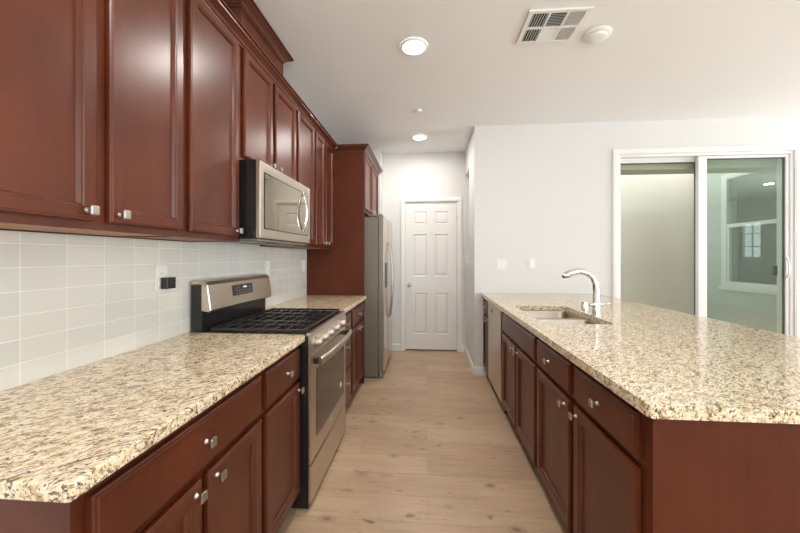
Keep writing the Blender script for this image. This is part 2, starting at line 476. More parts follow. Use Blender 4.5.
MB().tube([(HX - .006, YR + .008, 1.10), (HX - .022, YR - .018, 1.12), (HX - .028, YR - .032, 1.16), (HX - .028, YR - .034, 1.20), (HX - .028, YR - .032, 1.24), (HX - .022, YR - .018, 1.28), (HX - .006, YR + .008, 1.30)], .008, 10).build('handle', M['white'], sp, smooth=True)
MB().box(3.655, 3.692, YR + .058, YR + .070, 1.12, 1.22, .002).build('latch', M['dark'], sp)

# ------------------------------------------------------------------ outside the sliding door
struct(MB().box(RX0 + .15, 4.40, YR + .15, 5.90, -.12, -.02).build('floor_patio', M['concrete']))
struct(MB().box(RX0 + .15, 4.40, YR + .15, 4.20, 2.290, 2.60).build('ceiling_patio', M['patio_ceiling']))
struct(MB().box(RX0 - .6, 4.40, 5.75, 5.90, 0, 4.6).build('wall_patio', M['stucco']))
WX = 4.40
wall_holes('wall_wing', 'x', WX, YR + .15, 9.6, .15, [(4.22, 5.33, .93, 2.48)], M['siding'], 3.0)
b = MB(); y0, y1, z0, z1 = 4.22, 5.33, .93, 2.48; zm = 1.77; fx = WX - .02
for (ya, yb, za, zb) in ((y0 - .06, y0 + .03, z0 - .05, z1 + .05), (y1 - .03, y1 + .06, z0 - .05, z1 + .05), (y0 + .03, y1 - .03, z1 - .03, z1 + .05), (y0 + .03, y1 - .03, z0 - .05, z0 + .03)):
    b.box(fx, fx + .08, ya, yb, za, zb)
wf = struct(b.build('window_4', M['vinyl'], bevel=.004))
b = MB(); b.box(fx + .01, fx + .06, y0 + .031, y1 - .031, zm - .025, zm + .025)
for (ya, yb) in ((y0 + .031, y0 + .06), (y1 - .06, y1 - .031)): b.box(fx + .012, fx + .055, ya, yb, z0 + .031, zm - .026)
b.build('sash', M['vinyl'], wf)
MB().box(fx - .02, fx, y0 - .09, y1 + .09, z0 - .09, z0 - .052).build('sill', M['vinyl'], wf)
b = MB(); b.box(fx + .040, fx + .044, y0 + .031, y1 - .031, z0 + .031, zm - .026); b.box(fx + .040, fx + .044, y0 + .031, y1 - .031, zm + .026, z1 - .031)
b.build('pane', M['glass_wing'], wf)
# the room seen through that window
RZ = 2.6
struct(MB().box(WX + .15, 7.6, YR + .15, 9.6, -.1, 0).build('floor_wing', M['concrete']))
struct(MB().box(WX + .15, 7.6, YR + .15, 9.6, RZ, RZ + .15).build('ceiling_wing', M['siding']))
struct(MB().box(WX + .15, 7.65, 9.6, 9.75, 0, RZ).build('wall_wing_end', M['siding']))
wall_holes('wall_wing_far', 'x', 7.5, YR + .15, 9.6, .15, [(4.4, 6.2, .9, 2.2)], M['siding'], RZ)
grid_window('added_window_5', 'x', 7.52, 4.4, 6.2, .9, 2.2, 3, 3)  # added out of sight so that some light enters the wing room

# ------------------------------------------------------------------ cabinets
def P(side, d):       # distance d out from the face plane of that side -> X
    return d
DOOR_PROF = [(.003, 0), (0, .004), (0, .015), (.004, .018), (.007, .018), (.009, .020), (.047, .020), (.050, .0165), (.055, .0165), (.060, .008), (.061, .0065)]
UPPER_PROF = [(.003, 0), (0, .004), (0, .015), (.004, .018), (.007, .018), (.009, .020), (.038, .020), (.041, .0165), (.045, .0165), (.050, .008), (.051, .0065)]
DRAW_PROF = [(0, 0), (0, .014), (.004, .017), (.008, .017), (.011, .020)]
def front(name, side, X, y0, y1, z0, z1, parent, prof, m='cherry'):
    if side > 0: O, U = (X, y0, z0), (0, 1, 0)
    else: O, U = (X, y1, z0), (0, -1, 0)
    return MB().rings(O, U, (0, 0, 1), (side, 0, 0), y1 - y0, z1 - z0, prof).build(name, M[m], parent)
def knob(side, X, y, z, parent):
    """square cabinet knob on a flared stem, standing on plane X"""
    b = MB()
    b.lathe((X - side * .001, y, z), (X + side * .020, y, z), [(0, .0085), (.15, .0080), (.45, .0050), (.8, .0055), (1, .0085)], 12)
    b.box(min(X + side * .019, X + side * .028), max(X + side * .019, X + side * .028), y - .0125, y + .0125, z - .0135, z + .0135, .0035)
    return b.build('knob', M['nickel'], parent, smooth=False)
def cabinet_body(side, XF, XW, y0, y1, z0, z1, root, toe=None, m='cherry', hollow=False, end=None):
    """boards: two sides, back, floor, face frame; XF face-frame front, XW wall side"""
    s = side; b = MB(); zb = z0 + (toe or 0)
    b.box(XF - s * .0005, XF - s * .020, y0, y1, zb, z1)
    for ya in (y0, y1 - .016): b.box(XF - s * .020, XW, ya, ya + .016, zb, z1)
    b.box(XW + s * .010, XW, y0 + .016, y1 - .016, zb, z1)
    b.box(XF - s * .020, XW + s * .010, y0 + .016, y1 - .016, zb, zb + .016)
    if not hollow and toe is None: b.box(XF - s * .020, XW + s * .010, y0 + .016, y1 - .016, z1 - .016, z1)
    b.build('cabinet_body', M[m], root)
    if toe:
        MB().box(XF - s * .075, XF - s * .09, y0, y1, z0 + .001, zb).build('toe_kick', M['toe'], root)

# ---- left base run
LF = -.665; LWB = LW + .003; CT = .879
def base_left(label, y0, y1, drawers, doors, group):
    """drawers: (y0,y1,z0,z1,knobY); doors: (y0,y1,knobY)"""
    r = thing('base_cabinet', label, 'cabinet', ((LF + LWB) / 2, (y0 + y1) / 2, 0), group)
    cabinet_body(1, LF, LWB, y0, y1, 0, CT, r, toe=.10)
    for a, c, z0, z1, ky in drawers:
        d = front('drawer', 1, LF, a, c, z0, z1, r, DRAW_PROF); knob(1, LF + .020, ky, (z0 + z1) / 2, d)
    for a, c, ky in doors:
        d = front('door', 1, LF, a, c, .115, .675, r, DOOR_PROF); knob(1, LF + .020, ky, .645, d)
    return r
G1 = 'cherry base cabinets along the left wall'
base_left('cherry base cabinet nearest the camera on the left, one wide drawer over two doors', .577, 1.293,
          [(.604, 1.275, .700, .848, .935)], [(.604, .922, .892), (.950, 1.275, .985)], G1)
base_left('narrow cherry base cabinet touching the near side of the range, one drawer over one door', 1.294, 1.686,
          [(1.310, 1.672, .700, .848, 1.51)], [(1.310, 1.672, 1.645)], G1)
r = thing('base_cabinet', 'cherry base cabinet just beyond the range with a stack of three drawers', 'cabinet', ((LF + LWB) / 2, 2.65, 0), G1)
cabinet_body(1, LF, LWB, 2.454, 2.853, 0, CT, r, toe=.10)
for z0, z1 in ((.700, .848), (.415, .677), (.115, .392)):
    d = front('drawer', 1, LF, 2.478, 2.832, z0, z1, r, DRAW_PROF); knob(1, LF + .020, 2.66, (z0 + z1) / 2 + (.04 if z1 < .7 else 0), d)
base_left('cherry base cabinet beside the refrigerator panel, one drawer over two doors', 2.854, 3.446,
          [(2.875, 3.425, .700, .848, 3.15)], [(2.875, 3.14, 3.105), (3.16, 3.425, 3.195)], G1)

# granite countertops
def arc(cx, cy, r, a0, a1, n=6):
    return [(cx + r * math.cos(math.radians(a0 + (a1 - a0) * i / n)), cy + r * math.sin(math.radians(a0 + (a1 - a0) * i / n))) for i in range(n + 1)]
b = MB(); b.slab([[(LW + .001, .541), *arc(-.636, .551, .010, -90, 0), (-.626, 1.689), (LW + .001, 1.689)]], .880, .915)
tag(b.build('countertop', M['granite'], bevel=.005, bevseg=3), 'speckled granite countertop on the left, the longer piece on the camera side of the range', 'countertop', 'granite countertops')
b = MB(); b.slab([[(LW + .001, 2.452), (-.626, 2.452), (-.626, 3.448), (LW + .001, 3.448)]], .880, .915)
tag(b.build('countertop', M['granite'], bevel=.005, bevseg=3), 'short granite countertop between the range and the tall refrigerator panel', 'countertop', 'granite countertops')

# ---- wall cabinets
UF = -.985; UT = 2.452; UB = 1.395
def wall_cab(label, y0, y1, doors, z0=UB, XF=UF, XWa=LWB, ztop=UT, kz=None, g='cherry wall cabinets above the left counter', dz0=.025, extra=True, dtop=2.427):
    r = thing('wall_cabinet', label, 'cabinet', ((XF + XWa) / 2, (y0 + y1) / 2, z0), g)
    s = 1; b = MB()
    b.box(XF - .0005, XF - .020, y0, y1, z0, ztop)
    for ya in (y0, y1 - .016): b.box(XF - .020, XWa, ya, ya + .016, z0, ztop)
    b.box(XWa + .010, XWa, y0 + .016, y1 - .016, z0, ztop)
    b.box(XF - .020, XWa + .010, y0 + .016, y1 - .016, ztop - .016, ztop)
    b.build('cabinet_body', M['cherry'], r)
    o = MB().box(XF - .021, XWa + .010, y0 + .0165, y1 - .0165, z0 + .004, z0 + .016).build('underside', M['birch'], r)
    for a, c, ky in doors:
        d = front('door', 1, XF, a, c, z0 + dz0, dtop, r, UPPER_PROF); knob(1, XF + .020, ky, z0 + dz0 + .028, d)
    return r
wall_cab('cherry wall cabinet at the upper left corner with two tall doors, nearest the camera', .566, 1.288, [(.596, .914, .882), (.955, 1.268, .985)])
wall_cab('narrow single-door cherry wall cabinet touching the near side of the microwave', 1.289, 1.688, [(1.306, 1.668, 1.640)])
wall_cab('short two-door cherry wall cabinet directly above the microwave', 1.689, 2.455, [(1.715, 2.050, 2.020), (2.085, 2.425, 2.115)], z0=1.832, dz0=.022)
wall_cab('narrow single-door cherry wall cabinet just beyond the microwave', 2.456, 2.853, [(2.472, 2.836, 2.50)])
wall_cab('two-door cherry wall cabinet next to the tall refrigerator panel', 2.854, 3.446, [(2.876, 3.135, 3.105), (3.165, 3.425, 3.195)])

CROWN = [(0, 0), (.006, 0), (.008, .008), (.014, .012), (.020, .022), (.036, .034), (.046, .040), (.048, .048), (.058, .050), (.058, .058), (0, .058)]
def crown(path, z, label, sc=1.0):
    o = MB().sweep(path, [(a * sc, z + c * sc) for a, c in CROWN]).build('crown_molding', M['cherry'])
    return tag(o, label, 'molding', 'cherry crown moldings')
crown([(UF + .001, 3.4485), (UF + .001, .565), (LW + .002, .565)][::-1], 2.4325 - .004, 'long cherry crown molding along the tops of the left wall cabinets')
# raised vent box over the microwave
b = MB(); VY0, VY1, VX = 1.80, 2.355, -1.04
b.box(VX, LW + .002, VY0, VY1, UT + .001, CZ - .002)
b.rings((VX, VY0, 2.49), (0, 1, 0), (0, 0, 1), (1, 0, 0), VY1 - VY0, .22, [(0, -.001), (0, .004), (.012, .004), (.012, 0.0005)], back=False)
tag(b.build('vent_cover', M['cherry']), 'raised cherry wood vent box on top of the cabinets above the microwave, reaching the ceiling', 'vent box')
crown([(LW + .002, VY0 - .001), (VX + .001, VY0 - .001), (VX + .001, VY1 + .001), (LW + .002, VY1 + .001)], CZ - .0615, 'small cherry crown molding around the raised vent box at the ceiling')

# ---- refrigerator enclosure
PXF = -.652
tag(MB().box(LW + .002, PXF, 3.450, 3.470, .001, UT).build('side_panel', M['cherry_dark']), 'tall dark cherry panel between the short counter and the refrigerator', 'panel')
FCF = -.668
r = wall_cab('two-door cherry cabinet high above the refrigerator', 3.471, 4.490, [(3.50, 3.965, 3.930), (3.995, 4.46, 4.03)], z0=1.80, XF=FCF, g=None, dtop=2.411)
crown([(-.925, 3.4485), (FCF + .0175, 3.4485), (FCF + .0175, 4.492)], 2.414, 'cherry crown molding around the cabinet above the refrigerator')

# ------------------------------------------------------------------ refrigerator
FY0, FY1, FZ = 3.60, 4.46, 1.762
r = thing('refrigerator', 'stainless side-by-side refrigerator with curved handles and grey sides', 'refrigerator', (-.85, 4.03, 0))
MB().box(-1.22, -.529, FY0 + .004, FY1 - .004, .012, FZ - .012, .006).build('cabinet_shell', M['fridge_side'], r)
MB().box(-.515, -.475, FY0 + .02, FY1 - .02, .012, .07).build('grille', M['greyplastic'], r)
ym = 3.985
for ya, yb in ((FY0, ym - .003), (ym + .003, FY1)):
    b = MB()
    for x0, x1 in ((-.522, -.470),):
        # door with a gently rounded front
        pts = [(x0, ya), (x0, yb), *[(x1 - .012 + .012 * math.sin(a), yb - .014 + .014 * math.cos(a)) for a in [math.pi / 12 * k for k in range(7)]],
               *[(x1 + .006 * math.cos(math.pi * (u - .5)), yb - .014 - (yb - ya - .028) * u) for u in (.15, .3, .5, .7, .85)],
               *[(x1 - .012 + .012 * math.cos(a), ya + .014 - .014 * math.sin(a)) for a in [math.pi / 12 * k for k in range(7)]]]
        b.slab([pts], .075, FZ)
    d = b.build('door', M['fridge_side'], r, bevel=.003, smooth=True)
    b = MB(); x1 = -.4655
    b.slab([[(x1 - .006, ya + .010), *[(x1 + .006 * math.sin(math.pi * u), ya + .010 + (yb - ya - .020) * u) for u in [k / 8 for k in range(9)]], (x1 - .006, yb - .010)]], .080, FZ - .004)
    b.build('steel_front', M['steel_v'], d)
    d['label'] = 'freezer door with a black ice dispenser' if ya == FY0 else 'refrigerator door without dispenser'
    ky = ym + (-.045 if ya == FY0 else .045)
    zz = [.60, .63, .75, .9, 1.05, 1.2, 1.34, 1.46, 1.49]; oo = [0, .016, .036, .046, .049, .046, .036, .016, 0]
    MB().tube([(-.458 + o_, ky, z_) for z_, o_ in zip(zz, oo)], [.008, .010, .011, .011, .011, .011, .011, .010, .008], 12, flat=1.2, up=(1, 0, 0)).build('handle', M['nickel'], d, smooth=True)
    if ya == FY0:
        dd = MB(); dd.box(-.466, -.4565, ya + .10, ya + .27, .97, 1.25, .003); dd.build('dispenser', M['black'], d)
    MB().box(-.60, -.485, (ya + .02 if ya == FY0 else yb - .10), (ya + .10 if ya == FY0 else yb - .02), FZ + .001, FZ + .022, .004).build('hinge_cover', M['greyplastic'], r)
for fy in (FY0 + .06, FY1 - .06):
    for fx_ in (-.60, -1.15):
        MB().cyl((fx_, fy, .0), (fx_, fy, .014), .018, seg=12).build('foot', M['black'], r)

# ------------------------------------------------------------------ range
RY0, RY1 = 1.694, 2.448; RF = -.600
r = thing('gas_range', 'freestanding stainless gas range with black cooktop grates and five knobs', 'range', (-.93, 2.08, 0))
b = MB(); b.box(-1.235, -.6125, RY0, RY1, .012, .8995)
b.build('range_body', M['black'], r)
for fy in (RY0 + .05, RY1 - .05):
    for fx_ in (-.70, -1.18): MB().cyl((fx_, fy, 0), (fx_, fy, .013), .016, seg=12).build('foot', M['black'], r)
# cooktop
b = MB(); b.rings((-1.185, RY0, .900), (1, 0, 0), (0, 1, 0), (0, 0, 1), .560, RY1 - RY0, [(0, 0), (0, .011), (.003, .014), (.014, .014), (.022, .010), (.030, .009)])
b.build('cooktop', M['black'], r, bevel=0)
b = MB(); b.box(-.6245, -.602, RY0, RY1, .903, .920, .005); b.build('front_rim', M['steel'], r)
burn = [(-.78, 1.86, .048), (-.78, 2.295, .042), (-1.05, 1.86, .038), (-1.05, 2.295, .045), (-.915, 2.078, .050)]
for x, y, rr in burn:
    bb = MB().lathe((x, y, .909), (x, y, .9195), [(0, rr * 1.1), (.35, rr * 1.05), (.4, rr * .75), (.55, rr * .75), (.6, rr), (.9, rr * .97), (1, rr * .8)], 24).build('burner', M['iron'], r, smooth=True)
gz0, gz1 = .921, .934
for ya, yb in ((RY0 + .018, 1.940), (1.945, 2.212), (2.217, RY1 - .018)):
    b = MB(); x0, x1 = -1.155, -.642; wv = .011
    for yy in (ya, yb - wv): b.box(x0, x1, yy, yy + wv, gz0, gz1, .002)
    for xx in (x0, x1 - wv): b.box(xx, xx + wv, ya + wv, yb - wv, gz0, gz1, .002)
    n_ = 1
    for i in range(1, n_ + 1):
        yy = ya + (yb - ya) * i / (n_ + 1) - wv / 2; b.box(x0 + wv, x1 - wv, yy, yy + wv * .8, gz0, gz1 + .001, .002)
    for xx in (-1.09, -1.02, -.95, -.88, -.81, -.74): b.box(xx - wv * .4, xx + wv * .4, ya + wv, yb - wv, gz0 - .001, gz1 - .001, .002)
    for xx in (x0, x1 - wv):
        for yy in (ya, yb - wv): b.box(xx, xx + wv, yy, yy + wv, .911, gz0)
    b.build('grate', M['iron'], r)
# control panel (slightly slanted) and knobs
cp = MB(); prof = [(-.612, .812), (-.600, .812), (-.594, .818), (-.604, .902), (-.612, .902)]
v0 = [cp.bm.verts.new((x, RY0, z)) for x, z in prof]; v1 = [cp.bm.verts.new((x, RY1, z)) for x, z in prof]
for i in range(5): cp.bm.faces.new((v0[i], v0[(i + 1) % 5], v1[(i + 1) % 5], v1[i]))
cp.bm.faces.new(v0); cp.bm.faces.new(v1[::-1])
cp.build('control_panel', M['steel'], r)
for y in (1.765, 1.870, 1.985, 2.125, 2.275):
    b = MB(); b.lathe((-.600, y, .858), (-.560, y, .862), [(0, .030), (.10, .030), (.14, .024), (.85, .021), (1, .018)], 24)
    b.box(-.575, -.556, y - .0045, y + .0045, .846, .880, .002)
    b.build('knob', M['nickel'], r, smooth=True)
# oven door
b = MB(); b.rings((-.612, RY0 + .003, .238), (0, 1, 0), (0, 0, 1), (1, 0, 0), RY1 - RY0 - .006, .566, [(0, 0), (0, .008), (.004, .012)])
od = b.build('oven_door', M['steel'], r)
MB().box(-.601, -.597, 1.790, 2.385, .340, .705).build('oven_window', M['oven_glass'], od)
b = MB(); b.tube([(-.560 + .020 * (1 - ((y - 2.078) / .35) ** 2), y, .765) for y in [1.725 + .0707 * i for i in range(11)]], .012, 12, flat=1.7, up=(1, 0, 0))
b.build('handle', M['steel'], od, smooth=True)
for y in (1.745, 2.41): MB().box(-.601, -.556, y - .012, y + .012, .750, .780, .003).build('handle_bracket', M['black'], od)
b = MB().lathe((-.601, 2.078, .288), (-.5965, 2.078, .288), [(0, .016), (.7, .016), (.8, .013), (1, .013)], 24)
b.build('badge', M['nickel'], od, smooth=True)
b = MB(); b.tube([(-.5965, 2.078 + .008 * math.cos(a), .288 + .008 * math.sin(a)) for a in [k * .5236 for k in range(12)]], .0012, 6); b.build('badge_ring', M['chrome'], od)
b = MB().lathe((-.597, 2.29, .43), (-.5962, 2.29, .43), [(0, .020), (1, .020)], 24); b.build('sticker', M['white'], od)
# storage drawer
b = MB(); b.rings((-.612, RY0 + .003, .030), (0, 1, 0), (0, 0, 1), (1, 0, 0), RY1 - RY0 - .006, .196, [(0, 0), (0, .007), (.006, .012)])
b.build('storage_drawer', M['steel'], r)
# backguard
b = MB(); b.box(-1.252, -1.190, RY0, RY1 - .053, .905, 1.165); b.build('backguard', M['black'], r)
prof = [(-1.195, 1.028), (-1.150, 1.020), (-1.142, 1.030), (-1.160, 1.165), (-1.172, 1.183), (-1.190, 1.190), (-1.252, 1.190), (-1.252, 1.168), (-1.195, 1.168)]
cp = MB(); n_ = len(prof)
v0 = [cp.bm.verts.new((x, RY0 - .001, z)) for x, z in prof]; v1 = [cp.bm.verts.new((x, RY1 - .052, z)) for x, z in prof]
for i in range(n_): cp.bm.faces.new((v0[i], v0[(i + 1) % n_], v1[(i + 1) % n_], v1[i]))
cp.bm.faces.new(v0); cp.bm.faces.new(v1[::-1])
con = cp.build('control_console', M['steel'], r, bevel=.004)
def onslope(z): return -1.142 - (z - 1.030) / .135 * .018
b = MB(); y0, y1, z0, z1 = 1.910, 2.140, 1.083, 1.146
vv = [b.bm.verts.new(p) for p in ((onslope(z0) + .002, y0, z0), (onslope(z0) + .002, y1, z0), (onslope(z1) + .002, y1, z1), (onslope(z1) + .002, y0, z1))]
b.bm.faces.new(vv)
vb = [b.bm.verts.new(p) for p in ((onslope(z0) - .002, y0, z0), (onslope(z0) - .002, y1, z0), (onslope(z1) - .002, y1, z1), (onslope(z1) - .002, y0, z1))]
b.bm.faces.new(vb[::-1])
for i in range(4): b.bm.faces.new((vv[i], vb[i], vb[(i + 1) % 4], vv[(i + 1) % 4]))
dsp = b.build('display', M['blackglass'], con)
b = MB()
for i in range(4):
    yy = 2.030 + i * .010; b.box(onslope(1.128) + .0022, onslope(1.128) + .0032, yy, yy + .006, 1.123, 1.134)
b.build('clock_digits', M['lcd'], dsp)
b = MB()
for i in range(8):
    for j in range(3):
        if 2 <= i <= 4 and j == 2: continue
        yy = 1.950 + i * .026; zz = 1.092 + j * .016; b.box(onslope(zz) + .0021, onslope(zz) + .0027, yy, yy + .012, zz, zz + .003)
b.build('button_marks', M['nickel'], dsp)

# ------------------------------------------------------------------ over-the-range microwave
MY0, MY1, MZ0, MZ1 = 1.697, 2.452, 1.412, 1.828; MF = -.872
r = thing('microwave', 'stainless over-the-range microwave with mirrored window and bowed handle', 'microwave', (-1.08, 2.075, MZ0))
MB().box(LW + .009, -.8945, MY0, MY1, MZ0, MZ1).build('microwave_body', M['black'], r)
b = MB(); b.rings((-.894, MY0, MZ0 + .004), (0, 1, 0), (0, 0, 1), (1, 0, 0), MY1 - MY0, MZ1 - MZ0 - .006,
                  [(0, 0), (0, .018), (.004, .022), (.040, .022), (.0401, .0195)])
d = b.build('door', M['steel'], r)
MB().box(-.876, MF + .0005, MY0 + .052, MY1 - .048, MZ0 + .060, MZ1 - .062).build('door_window', M['mw_glass'], d)
b = MB()
for (ya, yb, za, zb) in ((MY0 + .0455, MY0 + .052, MZ0 + .054, MZ1 - .056), (MY1 - .048, MY1 - .0415, MZ0 + .054, MZ1 - .056), (MY0 + .052, MY1 - .048, MZ0 + .054, MZ0 + .060), (MY0 + .052, MY1 - .048, MZ1 - .062, MZ1 - .056)):
    b.box(-.876, MF + .0012, ya, yb, za, zb)
b.build('window_border', M['black'], d)
hz = [1.485, 1.50, 1.54, 1.59, 1.625, 1.66, 1.71, 1.75, 1.765]; ho = [0, .006, .019, .028, .031, .028, .019, .006, 0]
MB().tube([(MF + .002 + o_, 2.30, z_) for z_, o_ in zip(hz, ho)], [.006, .008, .009, .009, .009, .009, .009, .008, .006], 12, flat=1.3, up=(1, 0, 0)).build('handle', M['chrome'], d, smooth=True)
b = MB(); b.box(-1.20, -.90, MY0 + .03, MY1 - .03, MZ0 - .010, MZ0 - .0005)
u = b.build('vent_underside', M['greyplastic'], r)
for ya in (1.76, 2.20):
    b = MB()
    for i in range(9): b.box(-1.15 + i * .022, -1.14 + i * .022, ya, ya + .19, MZ0 - .014, MZ0 - .0105)
    b.build('filter', M['steel'], u)

# ------------------------------------------------------------------ island
IF = .636; IB = 1.24; II0 = 1.003
def base_isl(label, y0, y1, drawers, doors, hollow=False):
    r = thing('base_cabinet', label, 'cabinet', ((IF + IB) / 2, (y0 + y1) / 2, 0), 'cherry base cabinets of the island')
    s = -1; b = MB(); zb = .10
    b.box(IF + .0005, IF + .020, y0, y1, zb, CT)
    for ya in (y0, y1 - .016): b.box(IF + .020, IB, ya, ya + .016, zb, CT)
    b.box(IB - .010, IB, y0 + .016, y1 - .016, zb, CT)
    b.box(IF + .020, IB - .010, y0 + .016, y1 - .016, zb, zb + .016)
    b.build('cabinet_body', M['cherry'], r)
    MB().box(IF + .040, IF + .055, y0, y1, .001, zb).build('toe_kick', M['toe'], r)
    for a, c, ky in drawers:
        d = front('drawer' if ky else 'false_front', -1, IF, a, c, .712, .852, r, DRAW_PROF)
        if ky: knob(-1, IF - .020, ky, .785, d)
    for a, c, ky in doors:
        d = front('door', -1, IF, a, c, .108, .688, r, DOOR_PROF)
        knob(-1, IF - .020, ky, .655, d)
    return r
base_isl('cherry base cabinet at the near end of the island, one drawer over one door', 1.025, 1.492, [(1.055, 1.478, 1.27)], [(1.050, 1.480, 1.445)])
base_isl('second cherry island cabinet from the camera, one drawer over one door, beside the sink cabinet', 1.493, 1.972, [(1.515, 1.955, 1.76)], [(1.520, 1.955, 1.565)])
base_isl('cherry sink cabinet of the island, plain false drawer front over two narrow doors', 1.973, 2.845, [(1.992, 2.825, None)], [(1.992, 2.398, 2.36), (2.418, 2.825, 2.455)], True)
base_isl('narrow cherry island cabinet against the wall beyond the dishwasher', 3.462, 3.790, [(3.48, 3.775, 3.63)], [(3.48, 3.775, 3.52)])
# dishwasher
r = thing('dishwasher', 'stainless dishwasher built into the island between two cherry cabinets', 'dishwasher', (.94, 3.15, 0))
MB().box(IF + .012, 1.22, 2.860, 3.448, .012, .872).build('tub', M['black'], r)
b = MB(); b.rings((IF + .012, 3.448, .105), (0, -1, 0), (0, 0, 1), (-1, 0, 0), .588, .765, [(0, 0), (0, .030), (.004, .034)])
d = b.build('door', M['steel'], r)
MB().box(IF - .0225, IF - .020, 3.20, 3.30, .785, .815, .001).build('pocket_handle', M['black'], d)
MB().lathe((IF - .022, 3.25, .145), (IF - .0245, 3.25, .145), [(0, .014), (.7, .014), (1, .011)], 20).build('badge', M['nickel'], d, smooth=True)
MB().box(IF + .030, IF + .045, 2.862, 3.446, .012, .100).build('kick_plate', M['black'], r)
for fy in (2.90, 3.41): MB().cyl((.75, fy, 0), (.75, fy, .013), .015, seg=10).build('foot', M['black'], r)
# end panel and back panel of the island
b = MB(); b.box(IF + .0005, 1.56, II0, 1.024, .001, CT)
tag(b.build('end_panel', M['cherry_dark']), 'wide plain cherry end panel of the island facing the camera', 'panel')
b = MB(); b.box(1.245, 1.56, 1.0245, 3.795, .001, CT)
tag(b.build('island_back', M['cherry_dark']), 'cherry clad back of the island under the bar overhang', 'panel')
# top with sink opening
X0, X1, Y0, Y1 = .598, 1.84, .954, 3.797
h = dict(x0=.705, x1=1.120, y0=2.085, y1=2.835, r=.05)
c_bl = arc(h['x0'] + h['r'], h['y0'] + h['r'], h['r'], 180, 270, 6); c_br = arc(h['x1'] - h['r'], h['y0'] + h['r'], h['r'], 270, 360, 6)
c_tr = arc(h['x1'] - h['r'], h['y1'] - h['r'], h['r'], 0, 90, 6); c_tl = arc(h['x0'] + h['r'], h['y1'] - h['r'], h['r'], 90, 180, 6)
corner = arc(X0 + .014, Y0 + .014, .014, 180, 270, 6); mid = corner[3]
b = MB(); vs_ = {}
outer = [*corner, (X1, Y0), (X1, Y1), (X0, Y1)]
hole = [*c_bl[::-1], *c_tl[::-1], *c_tr[::-1], *c_br[::-1]]
def cap(z):
    es = []; loops = []
    for lp in (outer, hole):
        vv = [b.bm.verts.new((p[0], p[1], z)) for p in lp]; loops.append(vv)
        es += [b.bm.edges.new((vv[i], vv[(i + 1) % len(vv)])) for i in range(len(vv))]
    bmesh.ops.triangle_fill(b.bm, edges=es, use_beauty=True)
    return loops
for la, lb in zip(cap(.880), cap(.915)):
    for i in range(len(la)): b.bm.faces.new((la[i], la[(i + 1) % len(la)], lb[(i + 1) % len(la)], lb[i]))
tag(b.build('countertop', M['granite'], bevel=.005, bevseg=3), 'large granite island top with an undermount sink cut into it', 'countertop', 'granite countertops')
# sink
r = thing('sink', 'stainless double-bowl undermount sink in the granite island', 'sink', (.912, 2.46, .70))
def basin(x0, x1, y0, y1, zt, zb):
    b = MB(); prev = None
    def ring(ins, z, rr): 
        pts = []
        for cx_, cy_, a in ((x1 - ins - rr, y1 - ins - rr, 0), (x0 + ins + rr, y1 - ins - rr, 90), (x0 + ins + rr, y0 + ins + rr, 180), (x1 - ins - rr, y0 + ins + rr, 270)):
            pts += arc(cx_, cy_, rr, a, a + 90, 5)
        return [b.bm.verts.new((p[0], p[1], z)) for p in pts]
    for ins, z, rr in ((-.016, zt - .001, .05), (-.016, zt, .05), (0, zt, .045), (.004, zt - .008, .045), (.008, zb + .03, .045), (.016, zb + .010, .04), (.035, zb + .002, .03), (.12, zb, .02)):
        rg = ring(ins, z, rr)
        if prev:
            k = len(rg)
            for i in range(k): b.bm.faces.new((prev[i], prev[(i + 1) % k], rg[(i + 1) % k], rg[i]))
        prev = rg
    b.bm.faces.new(prev)
    o = b.build('basin', M['steel_sink'], r, smooth=True)
    cx_, cy_ = (x0 + x1) / 2, (y0 + y1) / 2
    MB().lathe((cx_, cy_, zb + .0005), (cx_, cy_, zb + .004), [(0, .045), (.6, .043), (.7, .034), (1, .030)], 24).build('drain', M['chrome'], o, smooth=True)
basin(.712, 1.113, 2.092, 2.440, .8785, .70)
basin(.712, 1.113, 2.474, 2.828, .8785, .70)
# faucet
fxc, fyc = 1.150, 2.395
r = thing('faucet', 'arched chrome pull-out faucet with side lever behind the sink', 'faucet', (fxc, fyc, .915))
b = MB(); b.lathe((fxc, fyc, .9155), (fxc, fyc, 1.02), [(0, .031), (.05, .031), (.10, .025), (.60, .024), (.66, .030), (.80, .031), (.92, .024), (1, .020)], 28)
body = b.build('faucet_body', M['chrome'], r, smooth=True)
pts = [(fxc, fyc, 1.00), (fxc, fyc, 1.08), (fxc - .004, fyc, 1.135), (fxc - .022, fyc, 1.175), (fxc - .055, fyc, 1.203), (fxc - .095, fyc, 1.217), (fxc - .135, fyc, 1.215), (fxc - .165, fyc, 1.205), (fxc - .190, fyc, 1.194), (fxc - .212, fyc, 1.183)]
sp_ = MB().tube(pts, [.020, .019, .018, .0175, .018, .0195, .023, .0255, .025, .018], 18, up=(0, 1, 0)).build('spout', M['chrome'], r, smooth=True)
MB().cyl((fxc - .208, fyc, 1.185), (fxc - .219, fyc, 1.175), .013, .011, 14).build('spray_head', M['rubber'], sp_)
MB().tube([(fxc - .006, fyc - .006, .994), (fxc + .03, fyc - .02, .995), (fxc + .058, fyc - .035, .999), (fxc + .075, fyc - .045, 1.006)], [.017, .012, .009, .007], 12).build('lever', M['chrome'], r, smooth=True)
MB().tube([(fxc + .004, fyc, .996), (fxc - .035, fyc - .022, .994), (fxc - .060, fyc - .034, .992)], [.018, .012, .008], 12).build('lever_cap', M['chrome'], r, smooth=True)
b = MB().lathe((1.165, 2.60, .9155), (1.165, 2.60, .985), [(0, .024), (.06, .024), (.10, .0205), (.85, .0205), (.95, .018), (1, .012)], 24)
tag(b.build('air_gap', M['chrome'], smooth=True), 'short chrome cylinder standing on the granite beside the faucet', 'air gap')

